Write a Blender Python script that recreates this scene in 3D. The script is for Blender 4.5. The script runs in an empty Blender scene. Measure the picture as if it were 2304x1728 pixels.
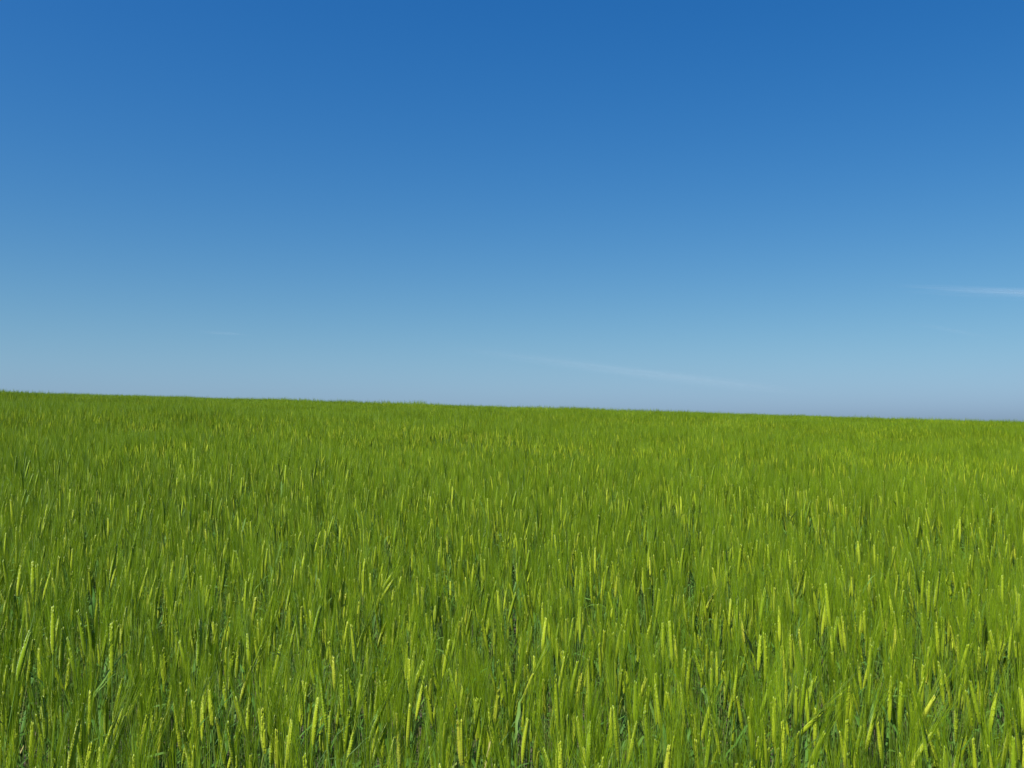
import bpy, math
import numpy as np

R = np.random.default_rng(20)
rad = math.radians
scene = bpy.context.scene
COL = scene.collection

# ------------------------------------------------------------------ camera
EYE = 1.5
cam = bpy.data.cameras.new("camera")
cam.lens = 35.0
cam.sensor_width = 36.0
cam.clip_start = 0.05
cam.clip_end = 400000.0
camera = bpy.data.objects.new("camera", cam)
camera.location = (0.0, 0.0, EYE)
camera.rotation_euler = (rad(90 + 3.47), 0, 0)
COL.objects.link(camera)
scene.camera = camera

# ------------------------------------------------------------------ sky and sun
SUN_EL, SUN_AZ = 57.0, -138.0            # azimuth clockwise from the view direction
world = bpy.data.worlds.new("World")
scene.world = world
world.use_nodes = True
wn = world.node_tree
sky = wn.nodes.new("ShaderNodeTexSky")
sky.sky_type = 'NISHITA'
sky.sun_disc = False
sky.sun_elevation = rad(SUN_EL)
sky.sun_rotation = rad(SUN_AZ)
sky.air_density = 1.5
sky.dust_density = 1.7
sky.ozone_density = 1.0
# the camera's colour response, the same for the whole sky: each channel a fixed blend of the sky's three
cmb = wn.nodes.new("ShaderNodeCombineColor")
for ch, row in enumerate(((0.750, -0.391, -0.047), (0.523, 0.092, -0.107), (1.392, -1.240, 0.793))):
    dot = wn.nodes.new("ShaderNodeVectorMath")
    dot.operation = 'DOT_PRODUCT'
    dot.inputs[1].default_value = row
    wn.links.new(sky.outputs[0], dot.inputs[0])
    mx = wn.nodes.new("ShaderNodeMath")
    mx.operation = 'MAXIMUM'
    mx.inputs[1].default_value = 0.0
    wn.links.new(dot.outputs["Value"], mx.inputs[0])
    wn.links.new(mx.outputs[0], cmb.inputs[ch])
wn.links.new(cmb.outputs[0], wn.nodes["Background"].inputs[0])
wn.nodes["Background"].inputs[1].default_value = 0.103

sun = bpy.data.lights.new("sun", 'SUN')
sun.energy = 5.0
sun.angle = rad(0.53)
sun.color = (1.0, 0.95, 0.86)
sun_obj = bpy.data.objects.new("sun", sun)
sd = np.array([math.sin(rad(SUN_AZ)) * math.cos(rad(SUN_EL)), math.cos(rad(SUN_AZ)) * math.cos(rad(SUN_EL)), math.sin(rad(SUN_EL))])
from mathutils import Vector
sun_obj.rotation_euler = Vector(sd).to_track_quat('Z', 'Y').to_euler()
COL.objects.link(sun_obj)

vs = scene.view_settings
vs.view_transform = 'Standard'
vs.look = 'None'
vs.exposure = 0.85
vs.gamma = 1.0
vs.use_curve_mapping = False
scene.cycles.max_bounces = 6
scene.cycles.diffuse_bounces = 3
scene.cycles.transmission_bounces = 4
scene.cycles.transparent_max_bounces = 96
scene.cycles.use_denoising = True


# ------------------------------------------------------------------ ground form
def ground_z(x, y):
    """Field surface: rises gently away from the viewer to a low crest about 40 m off, higher to the left."""
    x = np.asarray(x, float)
    y = np.asarray(y, float)
    t = y / 90.0
    z = 2.97 * (2 * t - t * t)
    far = 2.97 * (2 * 2.0 - 2.0 ** 2) - 0.066 * (y - 180.0)
    z = np.where(y < 180, z, far)
    z = np.where(y < 0, 0.06 * y, z)
    z = z - 0.0305 * 60.0 * np.tanh(x / 60.0)
    w = np.clip((y - 6) / 10, 0, 1)
    z = z + w * (0.05 * np.sin(y * 0.62 + 0.11 * x + 1.3 * np.sin(0.13 * x)) + 0.045 * np.sin(0.31 * y - 0.23 * x + 2.0))
    return z


# ------------------------------------------------------------------ materials
def new_mat(name):
    m = bpy.data.materials.new(name)
    m.use_nodes = True
    nt = m.node_tree
    nt.nodes.clear()
    out = nt.nodes.new("ShaderNodeOutputMaterial")
    return m, nt, out


def ramp(nt, stops):
    r = nt.nodes.new("ShaderNodeValToRGB")
    el = r.color_ramp.elements
    while len(el) < len(stops):
        el.new(0.5)
    for e, (p, c) in zip(el, stops):
        e.position = p
        e.color = (*c, 1)
    return r


def plant_mat(name, stops, translucent, gloss, rough, tip=None, speck=None):
    """Leafy tissue: colour by the plant's own tint, light through it, a waxy sheen."""
    m, nt, out = new_mat(name)
    at = nt.nodes.new("ShaderNodeAttribute")
    at.attribute_name = "tint"
    r = ramp(nt, stops)
    nt.links.new(at.outputs["Fac"], r.inputs[0])
    col = r.outputs[0]
    if tip:
        al = nt.nodes.new("ShaderNodeAttribute")
        al.attribute_name = "along"
        mx = nt.nodes.new("ShaderNodeMix")
        mx.data_type = 'RGBA'
        nt.links.new(al.outputs["Fac"], mx.inputs["Factor"])
        nt.links.new(col, mx.inputs["A"])
        mx.inputs["B"].default_value = (*tip, 1)
        col = mx.outputs["Result"]
    if speck:
        tc = nt.nodes.new("ShaderNodeNewGeometry")
        nz = nt.nodes.new("ShaderNodeTexNoise")
        nz.inputs["Scale"].default_value = 260
        nz.inputs["Detail"].default_value = 1
        nt.links.new(tc.outputs["Position"], nz.inputs["Vector"])
        rr = ramp(nt, [(0.68, (0, 0, 0)), (0.76, (1, 1, 1))])
        nt.links.new(nz.outputs["Fac"], rr.inputs[0])
        mx = nt.nodes.new("ShaderNodeMix")
        mx.data_type = 'RGBA'
        nt.links.new(rr.outputs[0], mx.inputs["Factor"])
        nt.links.new(col, mx.inputs["A"])
        mx.inputs["B"].default_value = (*speck, 1)
        col = mx.outputs["Result"]
    df = nt.nodes.new("ShaderNodeBsdfDiffuse")
    tr = nt.nodes.new("ShaderNodeBsdfTranslucent")
    gl = nt.nodes.new("ShaderNodeBsdfGlossy")
    gl.inputs["Roughness"].default_value = rough
    nt.links.new(col, df.inputs["Color"])
    nt.links.new(col, tr.inputs["Color"])
    m1 = nt.nodes.new("ShaderNodeMixShader")
    m1.inputs[0].default_value = translucent
    nt.links.new(df.outputs[0], m1.inputs[1])
    nt.links.new(tr.outputs[0], m1.inputs[2])
    fr = nt.nodes.new("ShaderNodeFresnel")
    fr.inputs["IOR"].default_value = 1.4
    mul = nt.nodes.new("ShaderNodeMath")
    mul.operation = 'MULTIPLY'
    mul.inputs[1].default_value = gloss
    nt.links.new(fr.outputs[0], mul.inputs[0])
    m2 = nt.nodes.new("ShaderNodeMixShader")
    nt.links.new(mul.outputs[0], m2.inputs[0])
    nt.links.new(m1.outputs[0], m2.inputs[1])
    nt.links.new(gl.outputs[0], m2.inputs[2])
    nt.links.new(m2.outputs[0], out.inputs[0])
    return m


M_EAR = plant_mat("barley_ear", [(0.0, (0.165, 0.255, 0.009)), (0.5, (0.268, 0.350, 0.014)), (0.85, (0.335, 0.408, 0.021)), (1.0, (0.37, 0.40, 0.034))],
                  0.15, 0.2, 0.55, speck=(0.30, 0.28, 0.03))
M_AWN = plant_mat("barley_awn", [(0.0, (0.130, 0.222, 0.005)), (0.6, (0.172, 0.270, 0.006)), (1.0, (0.215, 0.302, 0.009))], 0.28, 0.2, 0.5)
M_LEAF = plant_mat("barley_leaf", [(0.0, (0.045, 0.12, 0.014)), (0.7, (0.075, 0.175, 0.025)), (0.93, (0.11, 0.20, 0.03)), (0.96, (0.32, 0.29, 0.09)), (1.0, (0.40, 0.35, 0.13))],
                   0.28, 0.28, 0.5)
M_STEM = plant_mat("barley_stem", [(0.0, (0.075, 0.165, 0.025)), (0.8, (0.12, 0.215, 0.035)), (1.0, (0.20, 0.23, 0.06))], 0.1, 0.3, 0.45)
MATS = {"stem": M_STEM, "leaf": M_LEAF, "ear": M_EAR, "awns": M_AWN}
ORDER = ["stem", "leaf", "ear", "awns"]

M_SOIL, nt, out = new_mat("soil")
geo = nt.nodes.new("ShaderNodeNewGeometry")
nz = nt.nodes.new("ShaderNodeTexNoise")
nz.inputs["Scale"].default_value = 9
nz.inputs["Detail"].default_value = 8
nt.links.new(geo.outputs["Position"], nz.inputs["Vector"])
rr = ramp(nt, [(0.3, (0.035, 0.026, 0.016)), (0.7, (0.10, 0.078, 0.05))])
nt.links.new(nz.outputs["Fac"], rr.inputs[0])
bs = nt.nodes.new("ShaderNodeBsdfPrincipled")
bs.inputs["Roughness"].default_value = 0.95
bp = nt.nodes.new("ShaderNodeBump")
bp.inputs["Strength"].default_value = 0.8
bp.inputs["Distance"].default_value = 0.03
nt.links.new(nz.outputs["Fac"], bp.inputs["Height"])
nt.links.new(bp.outputs[0], bs.inputs["Normal"])
nt.links.new(rr.outputs[0], bs.inputs["Base Color"])
nt.links.new(bs.outputs[0], out.inputs[0])

# ------------------------------------------------------------------ the ground sheet
def axis(lo, hi, near, far):
    a = [0.0]
    while a[-1] < hi:
        a.append(a[-1] + max(near, (a[-1]) * 0.08))
    b = [0.0]
    while b[-1] < -lo:
        b.append(b[-1] + max(near, (b[-1]) * 0.08))
    return np.array([-v for v in b[:0:-1]] + a)


xs = axis(-900, 900, 0.8, 0)
ys = axis(-200, 1500, 0.8, 0)
gx, gy = np.meshgrid(xs, ys)
gv = np.stack([gx, gy, ground_z(gx, gy)], -1).reshape(-1, 3)
nx, ny = len(xs), len(ys)
gi = np.arange(nx * ny).reshape(ny, nx)
gf = np.stack([gi[:-1, :-1], gi[:-1, 1:], gi[1:, 1:], gi[1:, :-1]], -1).reshape(-1, 4)
me = bpy.data.meshes.new("ground")
me.from_pydata(gv.tolist(), [], gf.tolist())
me.polygons.foreach_set("use_smooth", np.ones(len(gf), bool))
me.materials.append(M_SOIL)
ground = bpy.data.objects.new("ground", me)
ground["kind"] = "structure"
ground["label"] = "dark soil rising to the low crest under the barley"
COL.objects.link(ground)

# ------------------------------------------------------------------ barley, shape by shape
class Buf:
    """Vertices, quads and triangles of one part, each vertex with a tint and a place along its piece."""

    def __init__(self):
        self.v, self.f, self.t, self.a, self.n = [], [], [], [], 0

    def add(self, v, f, tint, along):
        v = np.asarray(v, float).reshape(-1, 3)
        self.v.append(v)
        self.f += [tuple(i + self.n for i in q) for q in f]
        self.t.append(np.full(len(v), tint))
        self.a.append(np.broadcast_to(np.asarray(along, float), (len(v),)))
        self.n += len(v)


def nrm(v):
    v = np.asarray(v, float)
    return v / (np.linalg.norm(v, axis=-1, keepdims=True) + 1e-12)


def frame(d):
    d = nrm(d)
    a = np.array([1.0, 0, 0]) if abs(d[0]) < 0.8 else np.array([0, 1.0, 0])
    u = nrm(np.cross(d, a))
    return u, np.cross(d, u)


def bez(p0, p1, p2, p3, n):
    t = np.linspace(0, 1, n)[:, None]
    return (1 - t) ** 3 * p0 + 3 * t * (1 - t) ** 2 * p1 + 3 * t * t * (1 - t) * p2 + t ** 3 * p3


def tube(buf, pts, radii, sides, tint):
    k = len(pts)
    d = np.gradient(pts, axis=0)
    V = []
    for i in range(k):
        u, w = frame(d[i])
        for s in range(sides):
            a = 2 * math.pi * s / sides
            V.append(pts[i] + radii[i] * (math.cos(a) * u + math.sin(a) * w))
    F = []
    for i in range(k - 1):
        for s in range(sides):
            F.append((i * sides + s, i * sides + (s + 1) % sides, (i + 1) * sides + (s + 1) % sides, (i + 1) * sides + s))
    buf.add(V, F, tint, np.repeat(np.linspace(0, 1, k), sides))


def ribbon(buf, pts, widths, side, tint, fold=0.0):
    """A tapering blade; fold > 0 gives it a keel down the middle."""
    k = len(pts)
    d = nrm(np.gradient(pts, axis=0))
    s = np.asarray(side, float)
    if s.ndim == 1:
        s = np.broadcast_to(s, (k, 3))
    s = nrm(s - (s * d).sum(1, keepdims=True) * d)
    nn = np.cross(d, s)
    w = np.asarray(widths)[:, None] * 0.5
    al = np.linspace(0, 1, k)
    if fold:
        V = np.stack([pts - s * w, pts - nn * w * fold, pts + s * w], 1).reshape(-1, 3)
        F = []
        for i in range(k - 1):
            a = 3 * i
            F += [(a, a + 1, a + 4, a + 3), (a + 1, a + 2, a + 5, a + 4)]
        buf.add(V, F, tint, np.repeat(al, 3))
    else:
        V = np.stack([pts - s * w, pts + s * w], 1).reshape(-1, 3)[:-1]
        F = [(2 * i, 2 * i + 1, 2 * i + 3, 2 * i + 2) for i in range(k - 2)]
        a = 2 * (k - 2)
        F.append((a, a + 1, a + 2))
        buf.add(V, F, tint, np.repeat(al, 2)[:-1])


KA = np.array([(math.cos(a), math.sin(a)) for a in (0.785, 2.356, 3.927, 5.498)])
KF = [(0, 1, 2), (0, 2, 3), (0, 3, 4), (0, 4, 1)] + [(1 + s, 5 + s, 5 + (s + 1) % 4, 1 + (s + 1) % 4) for s in range(4)] + \
     [(9, 6, 5), (9, 7, 6), (9, 8, 7), (9, 5, 8)]


def kernel(buf, base, d, u, w, length, wu, ww, tint):
    V = [base]
    for f, g in ((0.3, 1.0), (0.68, 0.85)):
        for c, s in KA:
            V.append(base + d * length * f + u * c * wu * g + w * s * ww * g)
    V.append(base + d * length)
    buf.add(V, KF, tint, [0] + [0.3] * 4 + [0.68] * 4 + [1])


def make_plant(root, neck, ear_dir, ear_len, rng, lod=0, leaves=None):
    """root: foot on the soil, neck: where the ear starts, ear_dir: unit vector up the ear."""
    P = {k: Buf() for k in ORDER}
    root, neck, ear_dir = (np.asarray(a, float) for a in (root, neck, ear_dir))
    h = neck[2] - root[2]
    tint = rng.uniform(0, 1)
    stem = bez(root, root + np.array([0, 0, h * 0.45]), neck - ear_dir * h * 0.3, neck, (9, 5, 4)[lod])
    r0 = 0.0019 if lod == 0 else (0.0022 if lod == 1 else 0.003)
    tube(P["stem"], stem, np.linspace(r0, r0 * 0.62, len(stem)), 4 if lod == 0 else 3, rng.uniform(0, 1))
    # leaf sheaths and blades
    nl = leaves if leaves is not None else (rng.integers(2, 4) if lod == 0 else 2)
    for q in range(nl):
        fr = (0.86 - 0.24 * q + rng.uniform(-0.1, 0.05)) if q else rng.uniform(0.62, 0.9)
        i = fr * (len(stem) - 1)
        a, b = int(i), min(int(i) + 1, len(stem) - 1)
        p = stem[a] + (stem[b] - stem[a]) * (i - a)
        az = rng.uniform(0, 2 * math.pi)
        hd = np.array([math.cos(az), math.sin(az), 0])
        ln = rng.uniform(0.10, 0.22)
        up = rng.uniform(0.25, 1.0)
        e1 = nrm(hd * rng.uniform(0.25, 0.7) + np.array([0, 0, 1.0]))
        bend = rng.random() < 0.22
        e2 = nrm(hd + np.array([0, 0, -0.5 if bend else up]))
        k = (7, 4, 3)[lod]
        pts = bez(p, p + e1 * ln * 0.35, p + e1 * ln * 0.55 + e2 * ln * 0.12, p + e1 * ln * 0.5 + e2 * ln * 0.5, k)
        pts = pts + rng.normal(0, 0.0015, pts.shape) * (np.arange(k)[:, None] > 0)
        side = np.cross(hd, [0, 0, 1.0])
        tw = rng.uniform(-1.3, 1.3)
        an = np.linspace(0, tw, k)[:, None] + rng.uniform(-0.4, 0.4)
        sides = np.cos(an) * side + np.sin(an) * (hd * 0.7 + np.array([0, 0, 0.5]))
        s = np.linspace(0, 1, k)
        wd = rng.uniform(0.007, 0.0125) * (0.55 + 0.9 * s - 0.3 * s ** 2) * np.clip((1 - s) * 2.3, 0.02, 1) ** 0.8
        dead = rng.random() < 0.035
        ribbon(P["leaf"], pts, wd * (0.5 if dead else 1), sides, 0.97 if dead else rng.uniform(0, 0.94), fold=0.35 if lod == 0 else 0.0)
    # the ear: two ranks of overlapping kernels, each ending in a long awn
    u, w = frame(ear_dir)
    a = rng.uniform(0, math.pi)
    u, w = math.cos(a) * u + math.sin(a) * w, -math.sin(a) * u + math.cos(a) * w
    bow = (u * rng.normal(0, 1) + w * rng.normal(0, 1)) * ear_len * 0.05
    bow[2] = 0
    tip = neck + ear_dir * ear_len

    def at(t):
        return neck + ear_dir * ear_len * t + bow * (t * t)
    heads = []
    if lod == 0:
        ct = np.linspace(0, 1, 7)
        cg = np.minimum(1, 0.45 + ct * 2.4) * (1 - 0.5 * np.maximum(0, ct - 0.45) / 0.55) * np.array([0.5, 1, 1, 1, 1, 1, 0.3])
        V = [at(t) + u * math.cos(q) * 0.0054 * g_ + w * math.sin(q) * 0.0048 * g_ for t, g_ in zip(ct, cg) for q in np.arange(6) * math.pi / 3]
        P["ear"].add(V, [(i * 6 + q, i * 6 + (q + 1) % 6, i * 6 + 6 + (q + 1) % 6, i * 6 + 6 + q) for i in range(6) for q in range(6)], tint, np.repeat(ct, 6))
        n = int(ear_len / 0.0025)
        for k in range(n):
            t = k / n * 0.93
            sg = 1 if k % 2 else -1
            g = min(1, 0.55 + t * 2.2) * (1 - 0.5 * max(0, t - 0.45) / 0.55)
            d = nrm(ear_dir + u * sg * 0.06 + w * rng.normal(0, 0.05))
            L = 0.0135 * (0.85 + 0.15 * g)
            b = at(t) + u * sg * 0.0022 * g
            kernel(P["ear"], b, d, u, w, L, 0.0035 * g, 0.0049 * g, min(1, max(0, tint + rng.normal(0, 0.06))))
            heads.append((b + d * L * 0.96, sg, t))
    else:
        ks = (5, 4)[lod - 1]
        ts = np.linspace(0, 1, ks)
        rd = np.array([0.002, 0.0056, 0.0057, 0.0046, 0.0015])[:ks] if ks == 5 else np.array([0.0018, 0.0044, 0.0040, 0.0012])
        pts = np.array([at(t) for t in ts])
        tube(P["ear"], pts, rd, 3 if lod == 2 else 4, tint)
        for k in range((21, 13)[lod - 1]):
            t = (k + 0.5) / (21, 13)[lod - 1]
            heads.append((at(t), 1 if k % 2 else -1, t))
    spread = rng.uniform(0.06, 0.15)
    wind = np.array([rng.normal(0.03, 0.05), rng.normal(0, 0.05), 0])
    for (p, sg, t) in heads:
        la = rng.uniform(0.115, 0.16) * (1.05 - 0.25 * t)
        d = nrm(ear_dir + u * sg * spread * rng.uniform(0.4, 1.5) + w * rng.normal(0, 0.05))
        k = (4, 3, 2)[lod]
        s = np.linspace(0, 1, k)[:, None]
        pts = p + d * la * s + (wind + u * sg * rng.normal(0, 0.04)) * la * s * s
        wd = (0.00080, 0.0013, 0.0023)[lod]
        rn = rng.normal(0, 1, 3)
        ribbon(P["awns"], pts, np.linspace(wd, wd * 0.45, k), rn, min(1, max(0, tint * 0.6 + rng.uniform(0, 0.4))))
    return P


def to_mesh(name, bufs, mats):
    V, F, T, A, MI = [], [], [], [], []
    n = 0
    for i, b in enumerate(bufs):
        if not b.n:
            continue
        V += b.v
        F += [tuple(j + n for j in q) for q in b.f]
        T += b.t
        A += b.a
        MI += [i] * len(b.f)
        n += b.n
    V = np.concatenate(V)
    m = bpy.data.meshes.new(name)
    m.vertices.add(len(V))
    m.vertices.foreach_set("co", V.ravel().astype(np.float32))
    lens = np.fromiter((len(q) for q in F), np.int32, len(F))
    m.loops.add(int(lens.sum()))
    m.loops.foreach_set("vertex_index", np.fromiter((i for q in F for i in q), np.int32, int(lens.sum())))
    m.polygons.add(len(F))
    m.polygons.foreach_set("loop_start", np.concatenate([[0], np.cumsum(lens)[:-1]]).astype(np.int32))
    m.polygons.foreach_set("use_smooth", np.ones(len(F), bool))
    for mt in mats:
        m.materials.append(mt)
    m.polygons.foreach_set("material_index", np.array(MI, np.int32))
    for nm, dat in (("tint", T), ("along", A)):
        at = m.attributes.new(nm, 'FLOAT', 'POINT')
        at.data.foreach_set("value", np.concatenate(dat).astype(np.float32))
    m.update(calc_edges=True)
    m.validate()
    return m


def merge(plants):
    out = {k: Buf() for k in ORDER}
    for P in plants:
        for k in ORDER:
            o, b = out[k], P[k]
            o.v += b.v
            o.f += [tuple(i + o.n for i in q) for q in b.f]
            o.t += b.t
            o.a += b.a
            o.n += b.n
    return [out[k] for k in ORDER]

# ears as they stand along the near edge: x, y, height of the neck over the soil, sideways lean, ear length
EARS = [
    (-0.773, 1.941, 0.726, 0.31, 0.111), (-0.823, 2.13, 0.72, 0.3, 0.092), (-0.707, 1.911, 0.714, 0.29, 0.092), (-0.792, 1.891, 0.704, 0.01, 0.092), (-0.965, 2.1, 0.72, -0.01, 0.092),
    (-1.004, 2.23, 0.693, -0.09, 0.092), (-0.941, 2.2, 0.695, 0.03, 0.092), (-0.908, 2.18, 0.706, -0.02, 0.092), (-0.773, 2.44, 0.725, -0.31, 0.123), (-1.106, 2.499, 0.698, -0.46, 0.092),
    (-0.843, 2.33, 0.698, -0.11, 0.092), (-0.733, 2.11, 0.686, 0.13, 0.092), (-0.765, 2.24, 0.705, 0.12, 0.092), (-0.703, 2.33, 0.703, 0.21, 0.092), (-1.171, 2.329, 0.712, 0.02, 0.092),
    (-1.055, 2.668, 0.727, 0.14, 0.092), (-0.729, 2.44, 0.724, 0.04, 0.092), (-0.695, 2.55, 0.72, 0.04, 0.092), (-0.658, 2.45, 0.693, 0.24, 0.092), (-0.564, 2.161, 0.715, -0.26, 0.092),
    (-0.515, 2.121, 0.701, -0.17, 0.092), (-0.604, 1.931, 0.694, -0.05, 0.092), (-1.336, 2.908, 0.727, 0.23, 0.098), (-0.725, 2.599, 0.704, 0.11, 0.092), (-0.97, 2.569, 0.707, -0.11, 0.092),
    (-0.839, 2.419, 0.695, -0.13, 0.092), (-1.05, 2.349, 0.679, -0.39, 0.092), (-1.19, 2.489, 0.7, 0.03, 0.092), (-1.028, 2.11, 0.683, 0.04, 0.092), (0.006, 2.301, 0.726, 0.47, 0.118),
    (0.103, 2.421, 0.725, 0.26, 0.118), (-0.05, 2.82, 0.725, 0.05, 0.116), (-0.013, 3.199, 0.727, 0.25, 0.1), (0.097, 3.01, 0.726, -0.12, 0.108), (-0.03, 2.082, 0.726, -0.26, 0.107),
    (0.118, 2.082, 0.718, 0.02, 0.092), (0.148, 2.002, 0.728, 0.09, 0.093), (0.271, 2.252, 0.726, 0.06, 0.111), (0.292, 2.412, 0.706, 0.26, 0.092), (0.328, 2.302, 0.725, 0.0, 0.113),
    (0.239, 2.102, 0.706, 0.22, 0.092), (-0.007, 2.301, 0.728, 0.26, 0.094), (0.021, 2.092, 0.708, 0.08, 0.092), (-0.03, 2.581, 0.696, 0.2, 0.092), (0.042, 2.86, 0.707, 0.18, 0.092),
    (0.147, 2.361, 0.728, 0.18, 0.092), (0.19, 2.661, 0.697, 0.2, 0.092), (0.259, 2.89, 0.698, 0.07, 0.092), (0.296, 2.861, 0.721, 0.14, 0.092), (0.375, 3.48, 0.727, 0.12, 0.101),
    (0.465, 3.09, 0.724, 0.02, 0.119), (0.466, 2.971, 0.718, 0.26, 0.092), (0.676, 3.56, 0.722, -0.18, 0.092), (0.305, 2.002, 0.715, 0.14, 0.092), (0.378, 2.053, 0.69, -0.09, 0.092),
    (0.086, 1.962, 0.699, -0.24, 0.092), (0.428, 2.292, 0.697, 0.25, 0.092), (0.496, 2.622, 0.722, -0.24, 0.092), (0.264, 2.511, 0.699, 0.06, 0.092), (0.081, 2.441, 0.686, -0.08, 0.092),
    (-0.07, 2.191, 0.716, -0.08, 0.092), (-0.104, 2.082, 0.703, -0.07, 0.092), (0.042, 2.271, 0.689, 0.1, 0.092), (-0.04, 2.241, 0.721, 0.13, 0.092), (0.656, 2.622, 0.734, 0.05, 0.13),
    (0.667, 2.742, 0.728, 0.14, 0.095), (0.755, 2.812, 0.737, -0.01, 0.13), (0.756, 2.861, 0.691, 0.43, 0.092), (0.703, 2.462, 0.713, 0.4, 0.092), (0.693, 2.392, 0.716, 0.22, 0.092),
    (0.565, 2.332, 0.728, 0.38, 0.099), (0.551, 2.133, 0.727, 0.27, 0.092), (0.608, 2.203, 0.731, 0.96, 0.098), (0.678, 2.073, 0.727, 0.06, 0.099), (0.842, 2.453, 0.726, -0.14, 0.11),
    (0.839, 2.403, 0.728, 0.17, 0.097), (0.78, 2.392, 0.726, -0.31, 0.092), (1.016, 2.862, 0.726, 0.15, 0.109), (1.097, 2.912, 0.726, 0.2, 0.092), (1.131, 2.892, 0.726, -0.2, 0.092),
    (1.139, 3.052, 0.711, -0.18, 0.092), (1.427, 3.422, 0.726, 0.13, 0.111), (1.297, 2.922, 0.726, 0.17, 0.108), (1.16, 2.643, 0.724, 0.24, 0.123), (1.315, 2.982, 0.718, -0.13, 0.092),
    (1.267, 2.743, 0.717, -0.01, 0.092), (1.064, 2.672, 0.701, -0.06, 0.092), (0.957, 2.413, 0.728, 0.28, 0.092), (0.932, 2.343, 0.713, 0.5, 0.092), (1.09, 2.363, 0.727, -0.13, 0.101),
    (1.081, 2.383, 0.708, -0.12, 0.092), (1.6, 3.192, 0.741, 0.12, 0.13), (1.319, 2.773, 0.728, 0.43, 0.092), (0.753, 2.163, 0.728, 0.28, 0.098), (0.819, 2.103, 0.71, 0.5, 0.092),
    (0.882, 2.063, 0.688, -0.09, 0.092), (1.062, 2.154, 0.703, -0.14, 0.092), (1.381, 3.451, 0.72, -0.18, 0.092), (1.127, 3.251, 0.717, 0.17, 0.092), (0.619, 2.133, 0.696, 0.39, 0.092),
    (1.0, 2.503, 0.707, -0.21, 0.092), (1.012, 2.632, 0.705, -0.11, 0.092), (-0.659, 2.599, 0.695, 0.16, 0.092), (-0.585, 2.47, 0.726, 0.18, 0.113), (-0.616, 3.049, 0.727, -0.13, 0.092),
    (-0.658, 3.178, 0.708, -0.13, 0.092), (-0.468, 2.769, 0.726, 0.19, 0.092), (-0.445, 2.879, 0.711, -0.07, 0.092), (-0.452, 2.919, 0.689, 0.35, 0.092), (-0.332, 2.8, 0.727, 0.05, 0.099),
    (-0.346, 2.909, 0.716, -0.17, 0.092), (-0.341, 2.67, 0.687, 0.38, 0.092), (-0.239, 3.109, 0.728, 0.16, 0.097), (-0.448, 2.56, 0.728, -0.15, 0.094), (-0.496, 2.55, 0.708, -0.19, 0.092),
    (-0.429, 2.779, 0.727, -0.06, 0.101), (-0.259, 2.58, 0.683, -0.07, 0.092), (-0.252, 2.54, 0.692, 0.26, 0.092), (-0.177, 2.521, 0.706, -0.36, 0.092), (-0.33, 2.311, 0.697, -0.09, 0.092),
    (-0.321, 2.291, 0.7, 0.06, 0.092), (-0.521, 2.181, 0.698, -0.06, 0.092), (-0.527, 2.16, 0.686, -0.17, 0.092), (-0.169, 2.969, 0.697, -0.15, 0.092), (-0.633, 3.368, 0.72, -0.11, 0.092),
    (-0.616, 3.577, 0.684, 0.2, 0.092), (-0.47, 3.598, 0.695, 0.52, 0.092), (-0.154, 2.281, 0.683, -0.06, 0.092), (-0.412, 2.101, 0.727, 0.07, 0.098), (-0.382, 2.291, 0.723, -0.1, 0.092),
    (-0.374, 2.061, 0.723, 0.12, 0.092), (-0.351, 2.131, 0.702, 0.12, 0.092), (-0.3, 2.121, 0.728, 0.37, 0.092), (-0.28, 2.031, 0.717, 0.31, 0.092), (-0.472, 1.991, 0.727, 0.05, 0.096),
    (-0.457, 1.991, 0.707, -0.08, 0.092), (-0.429, 1.941, 0.707, -0.03, 0.092), (-0.414, 1.961, 0.689, -0.07, 0.092), (-0.218, 1.971, 0.725, -0.0, 0.117), (-0.22, 2.131, 0.718, 0.09, 0.092),
    (-0.143, 2.071, 0.702, 0.1, 0.092), (-0.1, 2.071, 0.709, -0.1, 0.092), (-0.077, 2.231, 0.7, -0.01, 0.092), (-0.146, 1.942, 0.697, -0.09, 0.092), (-0.04, 2.211, 0.696, -0.24, 0.092),
    (0.69, 3.63, 0.708, -0.21, 0.092), (0.624, 3.32, 0.725, 0.43, 0.128), (0.656, 3.021, 0.727, -0.17, 0.101), (0.699, 3.031, 0.728, -0.08, 0.093), (0.738, 3.291, 0.715, -0.08, 0.092),
    (0.83, 3.41, 0.727, -0.13, 0.099), (0.872, 3.57, 0.704, 0.04, 0.092), (0.764, 3.121, 0.716, 0.13, 0.092), (0.805, 3.37, 0.694, -0.13, 0.092), (-1.466, 4.514, 0.726, 0.11, 0.108),
    (-0.844, 3.617, 0.727, 0.11, 0.092), (-1.646, 3.675, 0.708, 0.09, 0.092), (0.207, 5.056, 0.728, 0.03, 0.094), (0.37, 3.459, 0.724, 0.12, 0.12), (0.683, 3.62, 0.724, -0.16, 0.092),
    (-0.213, 5.295, 0.727, 0.23, 0.101), (-0.485, 3.688, 0.698, 0.59, 0.092),
]
SPECIAL = {72: "barley plant with the flattest-lying ear, pointing up to the right at the lower right"}

# ------------------------------------------------------------------ the nearest plants, one by one
# each row: x, y of the neck of the ear, its height over the soil, sideways lean of the ear, ear length (metres)
NEAR = 300


def random_plant(x, y, rng, lod=0, low=0.0):
    hb = rng.normal(0.70, 0.035) - low - (rng.random() < 0.25) * rng.uniform(0.04, 0.16)
    lx, ly = rng.normal(0.02, 0.125), rng.normal(0.0, 0.12)
    if rng.random() < 0.06:
        lx *= 2.2
    return hb, lx, ly, rng.uniform(0.084, 0.118)


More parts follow.
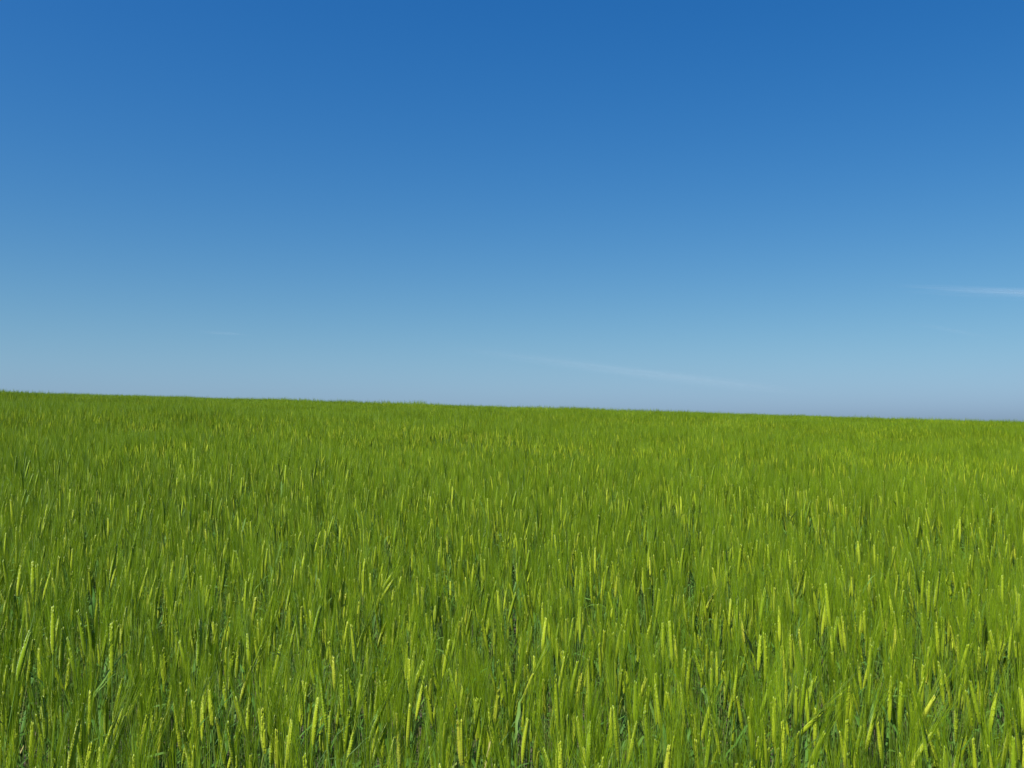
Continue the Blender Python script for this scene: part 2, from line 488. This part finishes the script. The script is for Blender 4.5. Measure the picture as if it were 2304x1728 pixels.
plants = []
for (x, y, hb, lean, L) in EARS:
    ly = R.normal(0, 0.08)
    d = nrm([lean, ly, 1.0])
    z0 = float(ground_z(x, y))
    neck = np.array([x, y, z0 + hb])
    fx, fy = x - d[0] * hb * 0.28 + R.normal(0, 0.012), y - d[1] * hb * 0.28 + R.normal(0, 0.012)
    root = np.array([fx, fy, float(ground_z(fx, fy)) - 0.01])
    plants.append((root, neck, d, L, lean))
ear_xy = np.array([(p[1][0], p[1][1]) for p in plants])

DENS = 300.0
FAR_NEAR = 7.0
pts = []
y0, y1 = 1.0, FAR_NEAR
cell = 1 / math.sqrt(DENS)
yy = y0
while yy < y1:
    half = 0.62 * yy + 1.6
    n = int(2 * half / cell)
    px = -half + (np.arange(n) + R.uniform(0, 1, n)) * cell
    py = yy + R.uniform(0, 1, n) * cell
    pts.append(np.stack([px, py], 1))
    yy += cell
pts = np.concatenate(pts)
# leave the footing of the plants already placed free
dmin = np.sqrt(((pts[:, None, :] - ear_xy[None]) ** 2).sum(2)).min(1)
pts = pts[dmin > 0.022]
# those that show largest and lie inside the view become plants of their own
tanx = pts[:, 0] / pts[:, 1]
top = (ground_z(pts[:, 0], pts[:, 1]) + 0.80 - EYE) / pts[:, 1]
vis = (np.abs(tanx) < 0.53) & (top > -0.365)
cand = np.where(vis)[0]
cand = cand[np.argsort(pts[cand, 1])][:NEAR - len(plants)]
for i in cand:
    x, y = pts[i]
    hb, lx, ly, L = random_plant(x, y, R, low=0.045)
    d = nrm([lx, ly, 1.0])
    z0 = float(ground_z(x, y))
    nx_, ny_ = x + d[0] * hb * 0.28, y + d[1] * hb * 0.28
    plants.append((np.array([x, y, z0 - 0.01]), np.array([nx_, ny_, z0 + hb]), d, L, lx))
pts = np.delete(pts, cand, 0)

def describe(lean, x, y):
    """What tells a near plant from its neighbours: how its ear leans and where along the front it stands."""
    how = ("upright ear" if abs(lean) < 0.12 else "ear leaning slightly left" if -0.26 < lean < 0 else "ear tilted far left" if lean < 0
           else "ear leaning slightly right" if lean < 0.26 else "ear tilted far right")
    b = x / y
    where = "at the left end" if b < -0.31 else "left of the middle" if b < -0.1 else "in the middle" if b < 0.1 else "right of the middle" if b < 0.31 else "at the right end"
    deep = "front edge" if y < 2.25 else "front rows"
    return ("barley plant with %s, %s of the %s" % (how, where, deep), "barley with %s, %s of the %s" % (how, where, deep))


def add_part(name, mesh, parent):
    o = bpy.data.objects.new(name, mesh)
    o.parent = parent
    COL.objects.link(o)
    return o


for k, (root, neck, d, L, lean) in enumerate(plants):
    nl = int(R.integers(2, 4))
    P = make_plant(root * 0, neck - root, d, L, R, 0, leaves=nl)
    e = bpy.data.objects.new("barley_plant", None)
    e.empty_display_size = 0.05
    e.location = root
    COL.objects.link(e)
    lab, grp = describe(lean, neck[0], neck[1])
    if k in SPECIAL:
        e["label"] = SPECIAL[k]
    else:
        e["label"] = lab
        e["group"] = grp
    e["category"] = "barley"
    add_part("stem", to_mesh("stem", [P["stem"]], [M_STEM]), e)
    ear = add_part("ear", to_mesh("ear", [P["ear"]], [M_EAR]), e)
    add_part("awns", to_mesh("awns", [P["awns"]], [M_AWN]), ear)
    Q = P["leaf"]
    nf = len(Q.f) // nl
    off = 0
    for q in range(nl):                       # one object for each leaf
        b = Buf()
        b.v, b.t, b.a, b.n = [Q.v[q]], [Q.t[q]], [Q.a[q]], len(Q.v[q])
        b.f = [tuple(i - off for i in f) for f in Q.f[q * nf:(q + 1) * nf]]
        off += b.n
        add_part("leaf", to_mesh("leaf", [b], [M_LEAF]), e)

# ------------------------------------------------------------------ the rest of the crop: one mass
protos = bpy.data.collections.new("barley_sources")
N0, N1, N2 = 36, 6, 5
S1, S2 = 0.6, 1.2
mats = [MATS[k] for k in ORDER]
pid = 0


def add_proto(mesh):
    global pid
    o = bpy.data.objects.new("barley_source_%03d" % pid, mesh)
    protos.objects.link(o)
    pid += 1


def sprout(x, y, lod, rng):
    hb, lx, ly, L = random_plant(x, y, rng)
    d = nrm([lx, ly, 1.0])
    return make_plant([x, y, -0.01], [x + d[0] * hb * 0.28, y + d[1] * hb * 0.28, hb], d, L, rng, lod)


for i in range(N0):
    add_proto(to_mesh("barley", merge([sprout(0, 0, 0, R)]), mats))


def patch(size, dens, lod):
    n = int(round(size * math.sqrt(dens)))
    c = size / n
    pl = []
    for i in range(n):
        for j in range(n):
            pl.append(sprout(-size / 2 + (i + R.random()) * c, -size / 2 + (j + R.random()) * c, lod, R))
    return to_mesh("barley", merge(pl), mats)


for i in range(N1):
    add_proto(patch(S1, 280, 1))
for i in range(N2):
    add_proto(patch(S2, 250, 2))

co, rot, scl, idx = [], [], [], []


def swell(x, y):
    return 1.0 + 0.05 * np.sin(0.9 * x + 0.5 * y) * np.sin(0.7 * y - 0.4 * x + 1) + 0.03 * np.sin(2.3 * x + 1.7 * y)


n = len(pts)
co.append(np.stack([pts[:, 0], pts[:, 1], ground_z(pts[:, 0], pts[:, 1])], 1))
rot.append(np.stack([R.normal(0, 0.04, n), R.normal(0, 0.04, n), R.uniform(0, 2 * math.pi, n)], 1))
scl.append(R.uniform(0.93, 1.06, n) * swell(pts[:, 0], pts[:, 1]) * np.interp(pts[:, 1], [2.0, 5.0], [0.94, 1.0]))
idx.append(R.integers(0, N0, n))


def lay(x, y, first, count):
    m = len(x)
    co.append(np.stack([x, y, ground_z(x, y)], 1))
    rot.append(np.stack([R.normal(0, 0.035, m), 0.0305 + R.normal(0, 0.035, m), R.integers(0, 4, m) * math.pi / 2], 1))
    calm = np.interp(y, [10, 30], [1.0, 0.45])             # the far crop stands more level
    scl.append(1 + (swell(x, y) * R.uniform(0.945, 1.045, m) - 1) * calm)
    idx.append(first + R.integers(0, count, m))


y = FAR_NEAR + S2 / 2
while y < 90.0:
    half = 0.62 * y + 2.5
    m = int(2 * half / S2) + 1
    x = (np.arange(m) - (m - 1) / 2) * S2 + R.uniform(-0.5, 0.5) * S2
    yj = np.full(m, y)
    fine = y + R.normal(0, 5, m) < 28.0          # finer plants near, coarser ones far, mixed between
    lay(x[~fine], yj[~fine], N0 + N1, N2)
    for sx in (-0.25, 0.25):
        for sy in (-0.25, 0.25):
            lay(x[fine] + sx * S2, yj[fine] + sy * S2, N0, N1)
    y += S2
co, rot, scl, idx = (np.concatenate(a) for a in (co, rot, scl, idx))
pm = bpy.data.meshes.new("barley_field")
pm.vertices.add(len(co))
pm.vertices.foreach_set("co", co.ravel().astype(np.float32))
a = pm.attributes.new("rot", 'FLOAT_VECTOR', 'POINT')
a.data.foreach_set("vector", rot.ravel().astype(np.float32))
a = pm.attributes.new("scl", 'FLOAT', 'POINT')
a.data.foreach_set("value", scl.astype(np.float32))
a = pm.attributes.new("idx", 'INT', 'POINT')
a.data.foreach_set("value", idx.astype(np.int32))
field = bpy.data.objects.new("barley_crop", pm)
field["kind"] = "stuff"
field["label"] = "dense green barley crop covering the field up to the skyline"
field["category"] = "barley crop"
COL.objects.link(field)

ng = bpy.data.node_groups.new("barley_scatter", 'GeometryNodeTree')
ng.interface.new_socket("Geometry", in_out='INPUT', socket_type='NodeSocketGeometry')
ng.interface.new_socket("Geometry", in_out='OUTPUT', socket_type='NodeSocketGeometry')
gin = ng.nodes.new("NodeGroupInput")
gout = ng.nodes.new("NodeGroupOutput")
iop = ng.nodes.new("GeometryNodeInstanceOnPoints")
ci = ng.nodes.new("GeometryNodeCollectionInfo")
ci.inputs["Collection"].default_value = protos
ci.inputs["Separate Children"].default_value = True
ci.inputs["Reset Children"].default_value = True


def attr(name, typ):
    nd = ng.nodes.new("GeometryNodeInputNamedAttribute")
    nd.data_type = typ
    nd.inputs["Name"].default_value = name
    return nd.outputs["Attribute"]


e2r = ng.nodes.new("FunctionNodeEulerToRotation")
ng.links.new(attr("rot", 'FLOAT_VECTOR'), e2r.inputs[0])
ng.links.new(gin.outputs[0], iop.inputs["Points"])
ng.links.new(ci.outputs[0], iop.inputs["Instance"])
iop.inputs["Pick Instance"].default_value = True
ng.links.new(attr("idx", 'INT'), iop.inputs["Instance Index"])
ng.links.new(e2r.outputs[0], iop.inputs["Rotation"])
ng.links.new(attr("scl", 'FLOAT'), iop.inputs["Scale"])
ng.links.new(iop.outputs[0], gout.inputs[0])
md = field.modifiers.new("scatter", 'NODES')
md.node_group = ng

# ------------------------------------------------------------------ high thin clouds
def cloud_mat(name, cover):
    """Ice crystals so thinly spread that most light passes: white scattering over a small share of the surface."""
    m, nt, out = new_mat(name)
    tp = nt.nodes.new("ShaderNodeBsdfTransparent")
    df = nt.nodes.new("ShaderNodeBsdfDiffuse")
    df.inputs["Color"].default_value = (0.95, 0.95, 0.96, 1)
    tl = nt.nodes.new("ShaderNodeBsdfTranslucent")
    tl.inputs["Color"].default_value = (0.95, 0.95, 0.96, 1)
    m1 = nt.nodes.new("ShaderNodeMixShader")
    m1.inputs[0].default_value = 0.4
    nt.links.new(df.outputs[0], m1.inputs[1])
    nt.links.new(tl.outputs[0], m1.inputs[2])
    m2 = nt.nodes.new("ShaderNodeMixShader")
    m2.inputs[0].default_value = cover
    nt.links.new(tp.outputs[0], m2.inputs[1])
    nt.links.new(m1.outputs[0], m2.inputs[2])
    nt.links.new(m2.outputs[0], out.inputs["Surface"])
    return m


def strand(name, path, radius, flat, mat, parent):
    """One closed spindle of ice cloud along a path, thinning to nothing at both ends."""
    path = np.asarray(path, float)
    k, sides = len(path), 12
    d = nrm(np.gradient(path, axis=0))
    s = np.linspace(0, 1, k)
    prof = np.sin(np.pi * np.clip(s, 0.002, 0.998)) ** 0.8
    up = np.array([0, 0, 1.0])
    V, F = [], []
    for i in range(k):
        w = nrm(np.cross(d[i], up))
        u = np.cross(w, d[i])
        for q in range(sides):
            a = 2 * math.pi * q / sides
            V.append(path[i] + prof[i] * radius * (math.cos(a) * w * flat + math.sin(a) * u))
    for i in range(k - 1):
        for q in range(sides):
            F.append((i * sides + q, i * sides + (q + 1) % sides, (i + 1) * sides + (q + 1) % sides, (i + 1) * sides + q))
    F.append(tuple(range(sides - 1, -1, -1)))
    F.append(tuple((k - 1) * sides + q for q in range(sides)))
    m = bpy.data.meshes.new(name)
    m.from_pydata([tuple(v) for v in V], [], F)
    m.materials.append(mat)
    m.polygons.foreach_set("use_smooth", np.ones(len(m.polygons), bool))
    o = bpy.data.objects.new(name, m)
    o.parent = parent
    COL.objects.link(o)


def cirrus(label, az0, el0, az1, el1, dist, thick_deg, count, density, seed, sag=0.0):
    """A streak of strands between two bearings, at cloud distance; angles in degrees."""
    r = np.random.default_rng(seed)

    def pos(az, el, dd):
        return np.array([dd * math.sin(rad(az)), dd * math.cos(rad(az)), EYE + dd * math.tan(rad(el))])
    mid = pos((az0 + az1) / 2, (el0 + el1) / 2, dist)
    e = bpy.data.objects.new("cirrus_cloud", None)
    e.location = mid
    e["label"] = label
    e["category"] = "cloud"
    COL.objects.link(e)
    mat = cloud_mat("ice_cloud", density)
    th = dist * math.tan(rad(thick_deg))
    for q in range(count):
        a = r.uniform(0, 0.6)
        b = a + r.uniform(0.25, 1.0) * (1 - a)
        if q < 2:
            a, b = 0.0, 1.0
        s = np.linspace(a, b, 26)
        off = r.normal(0, 0.45) * th
        dep = r.normal(0, 1) * th * 3
        pp = []
        for t in s:
            p = pos(az0 + (az1 - az0) * t, el0 + (el1 - el0) * t + sag * math.sin(math.pi * t), dist + dep)
            p[2] += off * (1 - 0.3 * t) + 0.25 * th * math.sin(3 * t + q)
            pp.append(p - mid)
        strand("strand", pp, th * r.uniform(0.1, 0.75), 2.5, mat, e)


cirrus("bright thin cirrus streak entering from the right edge of the sky", 20.6, 8.45, 37.0, 6.7, 6500, 0.22, 60, 0.0036, 4)
cirrus("faint long cirrus veil sinking to the right just above the skyline", -5.0, 5.75, 17.5, 2.75, 9000, 0.32, 70, 0.0010, 7)
cirrus("tiny pale wisp of cirrus low in the sky on the left", -17.8, 6.2, -14.6, 6.1, 8000, 0.08, 12, 0.004, 9)
cirrus("barely visible cirrus thread under the bright streak on the right", 21.5, 6.6, 26.0, 5.5, 8000, 0.10, 12, 0.003, 12)
